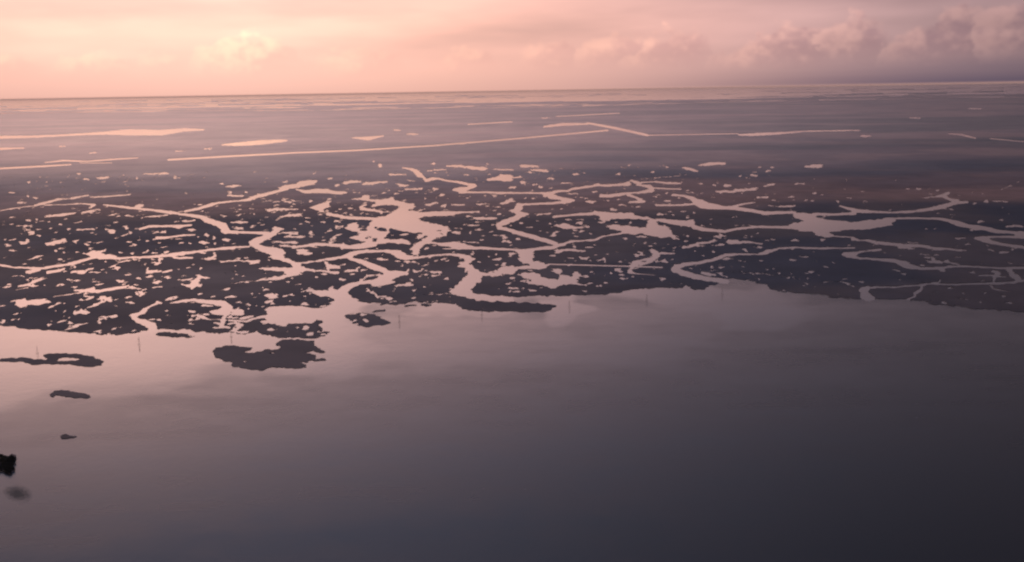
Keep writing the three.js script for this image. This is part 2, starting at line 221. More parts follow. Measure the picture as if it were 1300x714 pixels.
run('creek', [0, 292, 20, 60, 310, 30, 100, 340, 58, 140, 355, 66, 190, 370, 48, 300, 382, 28, 400, 388, 30, 520, 405, 26, 620, 425, 30, 720, 420, 24, 850, 418, 22]); run('creek', [360, 380, 20, 430, 360, 18, 490, 348, 12, 550, 342, 6]); run('creek', [0, 358, 16, 100, 355, 18]);
poly('bay', [840, 415, 900, 420, 1000, 430, 1000, 455, 1060, 465, 1150, 480, 1310, 492, 1310, 550, 1180, 560, 1110, 570, 1145, 600, 1100, 615, 1040, 600, 1000, 590, 990, 565, 880, 560, 800, 540, 800, 515, 840, 495, 905, 490, 880, 465, 830, 455]);
run('creek', [990, 430, 24, 1100, 435, 20, 1250, 430, 20, 1300, 425, 30]); run('creek', [1190, 370, 14, 1240, 385, 18, 1290, 400, 30]); run('creek', [0, 505, 36, 60, 500, 56]);
run('creek', [80, 530, 36, 150, 548, 30, 250, 558, 22, 310, 565, 26, 400, 545, 20, 550, 528, 20, 700, 528, 20, 810, 532, 26]); run('pond', [0, 688, 22, 60, 672, 18, 110, 660, 26, 180, 648, 18, 235, 630, 20]); run('pond', [345, 645, 42, 380, 642, 36, 460, 645, 18, 585, 655, 14]);
run('creek', [620, 712, 14, 720, 692, 16, 850, 685, 16, 1000, 692, 16, 1300, 690, 14]); run('creek', [1150, 600, 10, 1300, 610, 14]);

at(1083, 200);
run('creek', [0, 405, 32, 120, 412, 22, 300, 420, 16, 450, 412, 20, 580, 395, 28, 680, 375, 36, 780, 345, 30, 870, 340, 18]); run('creek', [635, 297, 14, 690, 290, 30, 730, 268, 20]); run('creek', [690, 300, 22, 740, 320, 22, 800, 328, 20]); run('pond', [520, 310, 7, 640, 297, 8]);
run('pond', [1130, 245, 8, 1205, 215, 12]); run('pond', [1060, 335, 8, 1180, 338, 8]); poly('bay', [-10, 490, 100, 478, 250, 462, 330, 462, 310, 490, 290, 520, 200, 535, 80, 552, -10, 552]);
run('creek', [250, 465, 16, 420, 462, 16, 640, 465, 16, 730, 480, 28, 800, 505, 42, 880, 522, 30, 1000, 540, 34, 1080, 560, 34, 1200, 570, 20, 1300, 575, 30, 1420, 590, 30]); run('creek', [1260, 590, 56, 1420, 610, 50]); run('creek', [1270, 605, 20, 1120, 605, 16, 1000, 605, 18, 940, 615, 20]);
run('creek', [930, 615, 20, 980, 622, 40, 1020, 630, 44, 1060, 648, 30, 1180, 670, 24, 1300, 685, 24, 1450, 700, 24]); run('pond', [1165, 525, 14, 1220, 520, 20, 1290, 520, 14]);
run('creek', [0, 622, 26, 60, 632, 12, 110, 630, 22, 180, 650, 28, 300, 660, 28, 400, 672, 32, 520, 672, 24, 620, 690, 22, 720, 695, 18, 860, 708, 12]);
ponds([640, 250, 16, 10, 500, 240, 28, 8, 930, 350, 16, 9, 1015, 335, 24, 14, 910, 262, 14, 8, 985, 275, 12, 9, 745, 395, 20, 9, 930, 548, 60, 14, 630, 546, 18, 11, 970, 485, 24, 12, 1135, 478, 20, 9, 820, 617, 44, 7, 875, 660, 20, 9, 750, 455, 14, 7, 1020, 670, 16, 9, 1060, 705, 34, 9]);

at(0, 315);
run('creek', [-300, 60, 20, -120, 110, 20, -5, 128, 20, 100, 148, 18, 200, 152, 18, 320, 155, 22, 400, 140, 24, 500, 128, 20, 600, 105, 24, 680, 80, 24, 720, 65, 34]); run('creek', [210, 185, 30, 300, 165, 24]); run('creek', [360, 188, 22, 450, 170, 24, 480, 158, 20]);
poly('lagoon', [610, 32, 660, 40, 700, 25, 790, 15, 800, 5, 810, 12, 770, 42, 880, 55, 885, 80, 760, 85, 690, 65, 640, 50]); run('creek', [740, 75, 22, 900, 80, 18, 1000, 72, 16, 1120, 70, 18, 1300, 55, 24]); run('pond', [890, 108, 14, 960, 98, 12, 1040, 88, 14]);
run('pond', [530, 182, 10, 580, 185, 22, 645, 187, 30]); poly('pond', [1105, 150, 1120, 145, 1130, 170, 1180, 165, 1240, 165, 1225, 185, 1150, 200, 1115, 195]); run('creek', [410, 372, 9, 480, 360, 12, 590, 345, 12, 640, 325, 28, 710, 305, 24]); run('creek', [560, 320, 12, 640, 325, 28, 760, 330, 26, 850, 312, 22, 980, 288, 18]);
poly('pond', [750, 370, 780, 365, 800, 380, 850, 370, 855, 410, 820, 410, 750, 390]); poly('pond', [75, 405, 160, 380, 210, 380, 220, 395, 330, 380, 340, 400, 405, 408, 370, 420, 280, 430, 220, 440, 155, 460, 110, 440, 130, 425]); poly('pond', [550, 492, 600, 475, 620, 455, 640, 480, 690, 497, 670, 508, 560, 508]);
run('pond', [40, 570, 8, 110, 535, 10]); run('creek', [1230, 425, 6, 1195, 412, 28, 1190, 425, 20, 1130, 450, 20, 1100, 475, 36, 1060, 500, 30, 1010, 522, 44, 1040, 550, 44, 1110, 575, 56, 1160, 600, 76, 1150, 640, 60]);
ponds([800, 103, 20, 8, 1160, 88, 24, 9, 1215, 85, 26, 20, 1175, 40, 38, 11, 1000, 45, 14, 8, 1125, 20, 14, 12, 687, 8, 20, 12, 85, 20, 44, 11, 255, 15, 16, 7, 422, 25, 18, 9, 295, 85, 12, 9, 455, 92, 18, 13, 185, 122, 22, 8, 168, 213, 12, 12, 215, 245, 10, 14, 570, 145, 20, 8, 318, 222, 12, 9, 535, 245, 26, 12,
  260, 288, 32, 16, 45, 303, 28, 12, 60, 280, 20, 8, 335, 285, 13, 13, 440, 283, 18, 11, 920, 258, 36, 13, 1050, 228, 20, 13, 1095, 125, 12, 13, 1185, 260, 34, 20, 1280, 232, 22, 9, 760, 262, 20, 8, 750, 185, 16, 10, 1018, 302, 24, 16, 660, 370, 34, 12, 615, 392, 14, 9, 970, 373, 44, 11, 1050, 353, 20, 12, 970, 415, 44, 11,
  890, 435, 20, 7, 490, 418, 16, 12, 605, 440, 26, 9, 485, 483, 22, 9, 522, 527, 16, 12, 490, 528, 12, 8, 145, 540, 18, 13, 542, 570, 22, 14, 398, 550, 14, 10, 375, 588, 28, 13, 795, 547, 14, 12, 742, 568, 26, 12, 435, 480, 10, 9, 12, 560, 20, 18, 150, 498, 16, 7, 1215, 543, 36, 13, 1290, 390, 16, 18, 1275, 598, 14, 7,
  630, 245, 18, 6, 800, 188, 12, 8, 905, 30, 10, 7, 480, 35, 14, 6, 680, 120, 16, 6, 530, 595, 16, 6]);

at(217, 315);
run('creek', [-5, 55, 34, 60, 45, 32, 200, 28, 18, 300, 15, 16, 480, 5, 14]); run('creek', [20, 75, 20, 160, 75, 16]); run('pond', [330, 45, 28, 322, 68, 34, 270, 82, 16]);
poly('creek', [655, -5, 810, -5, 875, 30, 850, 60, 920, 95, 960, 110, 1100, 95, 1306, 58, 1306, 80, 1100, 112, 990, 122, 1010, 150, 1190, 170, 1290, 180, 1280, 200, 1150, 185, 1010, 180, 960, 205, 860, 235, 740, 250, 650, 250, 660, 235, 760, 225, 870, 200, 870, 180, 720, 175, 665, 160, 700, 145, 900, 150, 930, 130, 880, 110, 740, 75, 745, 60, 780, 40, 690, 10]);
run('creek', [1170, 110, 20, 1200, 140, 40, 1280, 150, 24]); run('creek', [1190, 150, 20, 1200, 175, 16]); poly('pond', [950, 10, 1000, 10, 1080, 40, 1060, 58, 960, 50]); run('pond', [370, 105, 6, 440, 98, 18, 560, 98, 8]); poly('pond', [560, 88, 690, 90, 680, 120, 610, 125]);
poly('pond', [190, 205, 290, 220, 285, 232, 215, 235, 230, 265, 235, 300, 205, 300, 190, 290, 165, 325, 150, 310, 70, 285, 80, 275, 140, 275, 140, 250, 190, 240]); run('pond', [460, 268, 5, 650, 252, 7]); poly('pond', [705, 360, 740, 350, 800, 350, 825, 380, 760, 388]);
run('creek', [0, 420, 16, 90, 405, 26, 170, 395, 28, 250, 410, 36, 330, 415, 40, 390, 425, 50, 440, 455, 70, 420, 480, 80, 360, 490, 46, 310, 485, 34]); run('creek', [470, 490, 50, 525, 490, 52]); ponds([470, 490, 13, 9], -1);
run('creek', [190, 510, 20, 230, 525, 34, 270, 542, 14, 330, 545, 8, 420, 545, 14]); run('creek', [430, 500, 20, 400, 540, 38, 385, 580, 38, 390, 600, 28, 440, 608, 18]); run('creek', [330, 570, 16, 380, 580, 20]); run('creek', [320, 605, 18, 440, 610, 16]);
run('creek', [440, 550, 14, 570, 560, 18, 590, 555, 20, 660, 530, 20, 740, 515, 26]); run('creek', [600, 575, 10, 650, 590, 12, 665, 632, 20]);
ponds([240, 35, 30, 14, 490, 200, 18, 13, 155, 130, 20, 7, 225, 155, 24, 11, 718, 193, 14, 8, 95, 215, 14, 7, 10, 230, 14, 7, 725, 313, 22, 11, 603, 352, 16, 13, 690, 300, 10, 8, 20, 380, 28, 18, 148, 485, 30, 11, 150, 572, 14, 14, 480, 608, 14, 9, 520, 412, 22, 10, 580, 433, 24, 9, 592, 462, 22, 9, 1000, 385, 20, 6, 405, 405, 16, 8,
  1097, 430, 8, 8, 1285, 240, 20, 12, 1045, 350, 12, 6, 930, 235, 12, 8, 60, 160, 14, 6, 410, 190, 10, 7, 1150, 35, 10, 9]);
poly('island', [600, 580, 660, 625, 690, 655, 780, 680, 960, 686, 1110, 685, 1200, 645, 1150, 630, 1130, 585, 1150, 550, 1090, 545, 1075, 575, 900, 575, 870, 600, 790, 580, 700, 572, 700, 552, 745, 540, 680, 543, 610, 562], -1);
ponds([895, 630, 14, 9, 970, 605, 16, 12]);
at(217, 390);
poly('island', [305, 340, 350, 310, 430, 298, 560, 300, 640, 310, 600, 325, 530, 350, 640, 350, 720, 325, 800, 320, 830, 310, 800, 270, 840, 250, 940, 248, 1060, 260, 1100, 290, 1180, 340, 1140, 348, 1080, 335, 1035, 350, 1085, 375, 1100, 400, 1160, 385, 1165, 400, 1100, 415, 1040, 415, 980, 430,
  1030, 445, 1030, 462, 930, 472, 840, 465, 780, 455, 680, 480, 600, 475, 470, 450, 430, 410, 320, 385], -1);
ponds([567, 410, 16, 13, 770, 348, 36, 6]);
at(0, 0, 1);
poly('island', [193, 425.5, 200, 423.2, 217, 422.8, 234, 424.3, 247, 428, 239, 429.2, 217, 428.2, 203, 426.8], -1);
poly('island', [72.5, 555, 77.7, 552, 84, 552.5, 96.6, 553.6, 90, 556.3, 85, 557.8, 77.7, 557], -1);
poly('island', [-14, 578, 4, 577, 10, 580, 16, 577, 19, 579, 18, 584, 19.5, 590, 17.5, 594, 17, 600, 12, 602, 6, 599, 0, 597, -14, 599], -1);
at(0, 400);
poly('island', [-80, 348, 0, 332, 150, 328, 270, 338, 330, 342, 345, 330, 320, 308, 380, 290, 480, 290, 640, 305, 720, 325, 770, 360, 778, 385, 700, 396, 600, 386, 440, 378, 330, 372, 250, 380, 180, 364, 0, 354, -80, 356], -1);
poly('pond', [430, 341, 470, 330, 590, 328, 608, 345, 570, 354, 450, 352]);
poly('island', [370, 612, 420, 588, 470, 578, 600, 585, 680, 605, 692, 625, 660, 636, 540, 630, 500, 614, 430, 612, 400, 630], -1);

at(434, 315);
run('creek', [-10, 72, 24, 40, 60, 40, 110, 35, 34, 200, 25, 22, 300, 22, 22, 380, 32, 30, 430, 50, 60, 490, 72, 44, 560, 75, 20, 700, 58, 18, 800, 48, 18, 900, 58, 26, 960, 75, 44]);
poly('creek', [940, 65, 1020, 75, 975, 120, 1000, 150, 1060, 185, 1160, 190, 1180, 185, 1175, 160, 1230, 140, 1306, 135, 1306, 205, 1240, 200, 1200, 212, 1070, 215, 1060, 250, 980, 310, 1020, 345, 1100, 360, 1306, 370, 1306, 412, 1100, 408, 980, 392, 920, 370, 830, 348, 830, 310, 900, 250, 960, 200, 940, 170, 880, 130, 890, 110, 930, 95]);
run('creek', [60, 80, 20, 150, 105, 40, 230, 140, 50, 310, 165, 44, 350, 190, 50, 330, 230, 60, 250, 255, 40, 130, 265, 30, 60, 290, 50, 20, 320, 70, 0, 340, 80, -10, 400, 110]);
run('creek', [360, 190, 40, 440, 190, 30, 490, 195, 30, 510, 165, 16]); run('creek', [330, 240, 50, 400, 215, 30, 460, 205, 16]); run('creek', [230, 285, 20, 330, 265, 36, 400, 258, 18]); run('pond', [410, 285, 12, 460, 282, 24, 490, 280, 36, 540, 284, 20]); run('pond', [430, 290, 12, 395, 335, 12]);
run('pond', [190, 310, 14, 215, 340, 20, 280, 365, 12, 350, 375, 12]); run('pond', [145, 240, 14, 200, 212, 20, 310, 208, 12]); run('pond', [10, 175, 12, 115, 168, 24]); run('creek', [770, 4, 10, 980, 8, 14, 1130, 4, 14, 1300, 14, 16]); run('pond', [580, 352, 5, 750, 348, 7, 820, 345, 7]);
ponds([355, 390, 18, 22, 400, 408, 20, 8, 545, 322, 26, 9, 305, 88, 66, 12, 430, 98, 18, 10, 505, 107, 38, 13, 575, 122, 16, 10, 450, 132, 12, 9, 632, 172, 8, 8, 645, 225, 10, 9, 565, 10, 38, 18, 1265, 270, 30, 10, 1150, 285, 10, 7, 1285, 326, 20, 9, 1100, 330, 10, 6, 10, 245, 20, 15]);
poly('island', [10, 520, 60, 500, 150, 495, 250, 505, 330, 550, 385, 570, 300, 585, 210, 598, 150, 598, 90, 570], -1); ponds([180, 550, 32, 12]);
run('island', [600, 436, 12, 640, 437, 24, 680, 432, 10], -1); run('island', [245, 482, 8, 330, 474, 14], -1); run('island', [480, 440, 9, 560, 436, 7], -1);

at(651, 315);
run('creek', [-5, 14, 12, 60, 18, 16, 150, 12, 14, 310, 5, 12]); poly('creek', [10, 15, 150, 12, 160, 60, 155, 95, 240, 110, 275, 125, 270, 150, 200, 170, 150, 160, 20, 160, -6, 162, -6, 140, 130, 135, 60, 110, 40, 80, 55, 55, 40, 30]); run('canal', [270, 123, 10, 440, 128, 12, 900, 140, 12, 1135, 148, 14]);
run('creek', [890, 180, 36, 905, 150, 30, 920, 115, 40, 980, 110, 50, 1060, 90, 40, 1100, 50, 50, 1060, 20, 28]); run('creek', [1130, 40, 20, 1225, 42, 16]); ponds([1000, 100, 16, 8], -1); run('creek', [880, 188, 20, 960, 195, 12, 1090, 210, 6]);
poly('lagoon', [45, 205, 100, 185, 180, 185, 250, 225, 350, 245, 340, 200, 285, 155, 360, 155, 370, 200, 450, 215, 455, 180, 510, 178, 530, 215, 490, 235, 490, 260, 560, 280, 540, 290, 470, 275, 350, 290, 320, 308, 200, 285, 80, 270, 90, 250, 150, 245, 70, 230]);
run('pond', [380, 15, 12, 490, 18, 20, 545, 25, 12]);
ponds([430, 130, 18, 18, 10, 175, 20, 26, 25, 328, 24, 11, 140, 322, 32, 10, 355, 25, 28, 22, 745, 190, 16, 10, 430, 78, 16, 7, 478, 98, 12, 8, 405, 100, 14, 9, 810, 108, 10, 10, 625, 295, 20, 12, 660, 285, 16, 12, 910, 222, 20, 10, 1000, 235, 10, 14, 1140, 240, 20, 18, 1190, 270, 14, 7, 215, 305, 14, 7, 1280, 270, 14, 6]);

at(868, 315);
run('creek', [720, 8, 16, 620, 38, 30, 560, 48, 14, 420, 48, 16, 320, 55, 26, 220, 92, 28, 100, 115, 24, -10, 130, 34, -60, 148, 50, -85, 165, 26]); run('creek', [-60, 170, 40, 0, 190, 50, 80, 215, 44, 200, 240, 36, 330, 255, 44]);
run('pond', [100, 160, 5, 350, 180, 5, 620, 200, 5, 880, 240, 7]); run('pond', [1000, 262, 7, 1200, 262, 7]); run('pond', [1200, 262, 12, 1300, 295, 12]); run('creek', [1220, 45, 30, 1300, 50, 46]);
ponds([220, 143, 18, 13, 300, 148, 22, 10, 270, 130, 20, 7, 645, 162, 22, 9, 685, 158, 10, 8, 722, 187, 24, 10, 962, 185, 24, 13, 1010, 205, 22, 9, 935, 235, 12, 14, 930, 275, 24, 13, 870, 288, 14, 6, 1220, 240, 24, 9]);

at(1083, 315);
run('creek', [210, 14, 20, 150, 18, 18, 60, 30, 16, 0, 42, 30, -60, 50, 36]); run('creek', [-40, 60, 28, 60, 78, 20, 200, 88, 18, 320, 98, 34, 390, 125, 54, 450, 145, 40, 520, 155, 22, 660, 155, 28, 740, 142, 24, 850, 138, 16, 1000, 148, 16, 1120, 155, 18, 1300, 152, 22, 1500, 150, 22]);
poly('pond', [540, 105, 600, 90, 595, 75, 690, 105, 690, 120, 600, 122]); run('creek', [670, 165, 28, 690, 170, 20]); run('creek', [1180, 165, 30, 1220, 205, 46, 1260, 240, 40]);
run('creek', [1450, 225, 26, 1300, 245, 26, 1220, 262, 22, 1080, 272, 16, 900, 272, 16, 700, 280, 14, 620, 268, 18, 500, 285, 14, 300, 298, 16, 120, 302, 18]); run('creek', [120, 302, 30, 75, 320, 58, 100, 370, 66, 130, 395, 80]); run('creek', [525, 295, 16, 520, 325, 24, 470, 345, 20, 465, 370, 22, 420, 390, 18]);
run('creek', [650, 265, 16, 660, 245, 10]); run('creek', [1060, 175, 16, 1110, 195, 36, 1080, 225, 26, 1070, 265, 20]); run('creek', [960, 210, 12, 1110, 210, 20]); run('creek', [1110, 215, 14, 1170, 220, 10]); run('creek', [1040, 288, 12, 1080, 312, 12, 1160, 330, 8]);
run('pond', [790, 380, 7, 880, 385, 7]); run('pond', [340, 0, 14, 440, 5, 16]); run('pond', [610, 5, 20, 700, 8, 16]);
ponds([722, 105, 30, 18, 985, 250, 22, 12, 735, 308, 24, 8, 830, 342, 24, 11, 995, 348, 14, 11, 1150, 366, 18, 13, 1195, 420, 28, 11, 690, 420, 24, 11, 975, 410, 16, 8, 385, 198, 28, 10, 355, 240, 16, 8, 620, 328, 12, 8, 1190, 108, 14, 7, 1150, 35, 44, 9, 510, 45, 12, 16, 590, 28, 14, 7, 820, 18, 36, 9, 1060, 15, 28, 8, 1220, 10, 14, 14, 440, 10, 20, 8]);

// ------------------------------------------------------------------ the field: > 0 water, < 0 land, in pixels of nearness
const A0 = -936, A1 = 936, DA = 1.3, B0 = 30, B1 = 520, DB = 0.65;
const NA = Math.round((A1 - A0) / DA) + 1, NB = Math.round((B1 - B0) / DB) + 1, BN = B0 + (NB - 1) * DB;
const field = new Float32Array(NA * NB).fill(-9), owner = new Int16Array(NA * NB).fill(-1);
const warpA = new Float32Array(NA * NB), warpB = new Float32Array(NA * NB);
for (let j = 0; j < NB; j++) {
  const b = B0 + j * DB, near = b / 270;
  for (let i = 0; i < NA; i++) {
    const [x, z] = fromAB(A0 + i * DA, b);
    // ragged banks: noise in metres on the ground
    const n1 = fbm(x / 17, z / 30, 4, 5) - 0.5, n2 = fbm(x / 20 + 40, z / 30, 4, 9) - 0.5;
    const h1 = vnoise(x / 7, z / 16, 15) - 0.5, h2 = vnoise(x / 8 + 9, z / 14, 19) - 0.5;
    warpA[j * NA + i] = (n1 * 11 + h1 * 3.2) * Math.max(0.6, Math.min(1, near)); warpB[j * NA + i] = (n2 * 4.2 + h2 * 1.3) * clamp(near, 0.5, 1);
  }
}
const distSeg = (px, py, ax, ay, bx, by) => {
  const dx = bx - ax, dy = by - ay, l = dx * dx + dy * dy, t = l ? clamp(((px - ax) * dx + (py - ay) * dy) / l) : 0;
  return [Math.hypot(px - ax - dx * t, py - ay - dy * t), t];
};
for (let k = 0; k < features.length; k++) {
  const f = features[k];
  let pts, lo = [1e9, 1e9], hi = [-1e9, -1e9], pad = 6;
  if (f.poly) pts = f.poly.map((p) => toAB(ground(p[0], p[1])));
  if (f.run) { pts = f.run.map((p) => [...toAB(ground(p[0], p[1])), p[2]]); pad += Math.max(...f.run.map((p) => p[2])); }
  if (f.oval) { const [a, b] = toAB(ground(f.oval[0], f.oval[1])); pts = [[a, b]]; f.tilt = (hash(k, 1, 4) - 0.5) * 0.14; pad += f.oval[2] * 1.4;
    const [, , rx, ry] = f.oval; f.lobes = [[0, 0, rx * (rx > 2.2 ? 0.74 : 0.95), ry * 0.72, k]];
    if (rx > 2.2) for (let n = 0; n < 3; n++) f.lobes.push([(hash(k, n, 6) - 0.5) * 1.7 * rx, (hash(k, n, 7) - 0.5) * 1.3 * ry, rx * (0.3 + 0.3 * hash(k, n, 8)), ry * (0.32 + 0.35 * hash(k, n, 9)), k + n * 31]); }
  for (const p of pts) { lo = [Math.min(lo[0], p[0]), Math.min(lo[1], p[1])]; hi = [Math.max(hi[0], p[0]), Math.max(hi[1], p[1])]; }
  f.pts = pts;
  const i0 = Math.max(0, Math.floor((lo[0] - pad - A0) / DA)), i1 = Math.min(NA - 1, Math.ceil((hi[0] + pad - A0) / DA)), j0 = Math.max(0, Math.floor((lo[1] - pad - B0) / DB)), j1 = Math.min(NB - 1, Math.ceil((hi[1] + pad - B0) / DB));
  const soft = f.kind === 'canal' ? 0.1 : f.kind === 'pond' && f.run ? 1.15 : f.run ? 0.55 : 1;
  for (let j = j0; j <= j1; j++) for (let i = i0; i <= i1; i++) {
    const o = j * NA + i, a = A0 + i * DA + warpA[o] * soft, b = B0 + j * DB + warpB[o] * soft;
    let v;
    if (f.poly) {
      let d = 1e9, inside = false;
      for (let n = 0, m = pts.length - 1; n < pts.length; m = n++) {
        const p = pts[n], q = pts[m];
        if (Math.abs(p[1] - b) > 14 && Math.abs(q[1] - b) > 14 && (p[1] - b) * (q[1] - b) > 0) { /* far edge: no need of its distance */ } else d = Math.min(d, distSeg(a, b, q[0], q[1], p[0], p[1])[0]);
        if ((p[1] > b) !== (q[1] > b) && a < (q[0] - p[0]) * (b - p[1]) / (q[1] - p[1]) + p[0]) inside = !inside;
      }
      v = inside ? Math.min(d, 9) : -Math.min(d, 9);
    } else if (f.run) {
      v = -9;
      for (let n = 0; n + 1 < pts.length; n++) {
        const p = pts[n], q = pts[n + 1], [d, t] = distSeg(a, b, p[0], p[1], q[0], q[1]);
        v = Math.max(v, mix(p[2], q[2], t) - d);
      }
    } else {
      v = -9;                                                       // a few lobes that run together
      for (const [lx, ly, rx, ry, n] of f.lobes) {
        const x = a - pts[0][0] - lx, y = b - pts[0][1] - ly - x * f.tilt, th = Math.atan2(y / ry, x / rx), r = Math.hypot(x / rx, y / ry) * (0.78 + 0.6 * vnoise(1.5 * Math.cos(th) + n * 3.7, 1.5 * Math.sin(th) + n * 1.9, 2));
        v = Math.max(v, (1 - r) * Math.min(rx, ry) * (r > 1 ? 1.3 : 1));
      }
    }
    if (f.sign > 0) { if (v > field[o]) { field[o] = v; owner[o] = k; } }
    else if (-v < field[o]) { field[o] = -v; }
  }
}
// small pools too many to trace, where the photograph shows them; beside the frame they go on in the same way
const POOL = features.length; features.push({ kind: 'pools', sign: 1 });
for (let j = 0; j < NB; j++) for (let i = 0; i < NA; i++) {
  const o = j * NA + i, a = A0 + i * DA, b = B0 + j * DB;
  if (field[o] > -0.55 || b < 95 || b > 318) continue;
  const [x, z] = fromAB(a, b), beside = Math.abs(a) > 690;
  const zone = vnoise(x / 700, z / 900, 41) * 0.10 + (a < 120 ? 0.035 : a > 330 ? -0.03 : 0.01) - (b < 130 ? 0.03 : 0);
  const n = fbm(x / 30, z / 62, 3, 23), v = (n - (beside ? 0.76 : 0.815) + zone) * 7;
  if (v > field[o]) { field[o] = v; if (v > 0) owner[o] = POOL; }
}
console.log('features', features.length, 'grid', NA, NB);

// ------------------------------------------------------------------ materials
const texRGB = (W, H, f) => {
  const d = new Uint8Array(W * H * 4), c = [0, 0, 0], enc = (x) => Math.round(255 * clamp(x <= 0.0031308 ? x * 12.92 : 1.055 * Math.pow(x, 1 / 2.4) - 0.055));
  for (let j = 0; j < H; j++) for (let i = 0; i < W; i++) { f(i, j, c); const o = (j * W + i) * 4; d[o] = enc(c[0]); d[o + 1] = enc(c[1]); d[o + 2] = enc(c[2]); d[o + 3] = 255; }
  const t = new THREE.DataTexture(d, W, H); t.colorSpace = THREE.SRGBColorSpace; t.magFilter = THREE.LinearFilter; t.minFilter = THREE.LinearMipmapLinearFilter; t.wrapS = t.wrapT = THREE.MirroredRepeatWrapping; t.needsUpdate = true; return t;
};
const texGrey = (W, H, f, wrap = THREE.MirroredRepeatWrapping) => {
  const d = new Uint8Array(W * H * 4);
  for (let j = 0; j < H; j++) for (let i = 0; i < W; i++) { const v = Math.round(255 * clamp(f(i, j))), o = (j * W + i) * 4; d[o] = d[o + 1] = d[o + 2] = v; d[o + 3] = 255; }
  const t = new THREE.DataTexture(d, W, H); t.magFilter = THREE.LinearFilter; t.wrapS = t.wrapT = wrap; t.needsUpdate = true; return t;
};
const SPAN = 30000;                                               // metres covered by the marsh colour map
const marshColour = texRGB(2048, 2048, (i, j, c) => {
  const x = ((i + 0.5) / 2048 - 0.5) * SPAN, z = (j + 0.5) / 2048 * SPAN;      // metres ahead
  const patch = fbm(x / 900, z / 900, 5, 51), band = fbm(x / 3600 + z / 9000, z / 1500, 4, 57), fine = fbm(x / 90, z / 90, 3, 61);
  // dry brown grass of the prairie behind the open marsh; the near marsh is darker and wetter
  const edge = 5100 + 900 * (fbm(x / 1300, z / 2500, 3, 65) - 0.5) + 0.05 * x;
  const dry = sstep(edge - 250, edge + 500, z) * sstep(0.36, 0.62, band) * (0.55 + 0.45 * sstep(0.35, 0.6, patch));
  const brown = sstep(0.40, 0.64, patch) * 0.55 + dry * 0.9;
  const k = 0.72 + 0.56 * fine;
  const deep = sstep(0.56, 0.42, band) * sstep(7000, 11000, z);                 // swamp forest far behind
  for (let n = 0; n < 3; n++) c[n] = mix(mix([0.023, 0.030, 0.057][n], [0.112, 0.082, 0.080][n], clamp(brown)), [0.030, 0.036, 0.040][n], deep * 0.7) * k + [0.13, 0.066, 0.058][n] * dry * k;
});
const marshBump = texGrey(1024, 1024, (i, j) => 0.6 * fbm(i / 26, j / 26, 4, 81) + 0.4 * fbm(i / 6, j / 6, 2, 85));
marshBump.repeat.set(SPAN / 1500, SPAN / 1500);
// standing reeds are rough; the flooded flats behind them lie open and wet, with a sheen of their own
const marshWet = texGrey(2048, 2048, (i, j) => {
  const x = ((i + 0.5) / 2048 - 0.5) * SPAN, z = (j + 0.5) / 2048 * SPAN;
  const band = fbm(x / 3600 + z / 9000, z / 1500, 4, 57), patch = fbm(x / 420, z / 420, 5, 51), fine = fbm(x / 110, z / 110, 3, 53);
  const edge = 5300 + 1900 * (fbm(x / 1300, z / 2500, 4, 65) - 0.5) + 0.05 * x;
  const flat = sstep(edge - 700, edge + 3200, z) * (0.82 + 0.36 * (band - 0.5)) + 0.26 * sstep(7000, 15000, z);
  return 0.74 - 0.38 * flat + (0.20 * (patch - 0.5) + 0.08 * (fine - 0.5)) * mix(1, 0.35, sstep(4500, 9000, z)) + 0.12 * (band - 0.5) * sstep(4500, 9000, z);
}, THREE.ClampToEdgeWrapping);
const marshMaterial = new THREE.MeshPhysicalMaterial({ name: 'marsh grass', map: marshColour, roughness: 1, roughnessMap: marshWet, bumpMap: marshBump, bumpScale: 0.15, ior: 1.45 });

// water: smooth in the sheltered creeks and in slicks under the shore, ruffled by the wind out on the lake
const LAKE_W = 9000, LAKE_D = 5200, LAKE_Z0 = 900;
const calmSpots = [[60, 448, 290, 60, 0.9], [330, 425, 170, 40, 0.95], [390, 392, 90, 30, 1], [725, 402, 44, 20, 0.95], [600, 384, 60, 9, 0.6], [860, 376, 70, 16, 0.75], [940, 392, 120, 26, 0.6], [560, 420, 170, 36, 0.35], [770, 420, 120, 36, 0.25], [190, 480, 80, 36, 0.5]].map(([px, py, rx, ry, s]) => {
  const [x, z] = ground(px, py), [x1] = ground(px + rx, py), [, z1] = ground(px, py - ry), [, z2] = ground(px, py + ry);
  return { x, z, rx: x1 - x, rz: Math.abs(z1 - z2) / 2, s };
});
const ruffle = texGrey(1536, 1024, (i, j) => {
  const x = ((i + 0.5) / 1536 - 0.5) * LAKE_W, z = -(LAKE_Z0 + (j + 0.5) / 1024 * LAKE_D);
  const wx = x + 360 * (fbm(x / 260, z / 420, 4, 101) - 0.5), wz = z + 640 * (fbm(x / 300, z / 380, 4, 103) - 0.5);
  let calm = 0;
  for (const s of calmSpots) calm = Math.max(calm, s.s * sstep(1.15, 0.68, Math.hypot((wx - s.x) / s.rx, (wz - s.z) / s.rz)));
  const streak = (fbm((x + z * 0.3) / 600, z / 150, 5, 107) - 0.5) * 0.26 + (fbm(x / 60, z / 40, 3, 109) - 0.5) * 0.14;
  return 0.50 - 0.37 * calm + streak * (1 - 0.5 * calm);
}, THREE.ClampToEdgeWrapping);
const ripples = texGrey(1024, 1024, (i, j) => 0.6 * fbm(i / 9 + j / 40, j / 7, 3, 121) + 0.4 * fbm(i / 60, j / 45, 3, 125));
ripples.repeat.set(LAKE_W / 1000, LAKE_D / 1000);
const WATER = new THREE.Color().setRGB(0.020, 0.020, 0.024);
const lakeMaterial = new THREE.MeshPhysicalMaterial({ name: 'ruffled lake water', color: WATER, roughness: 0.5, roughnessMap: ruffle, bumpMap: ripples, bumpScale: 0.1, ior: 1.333 });
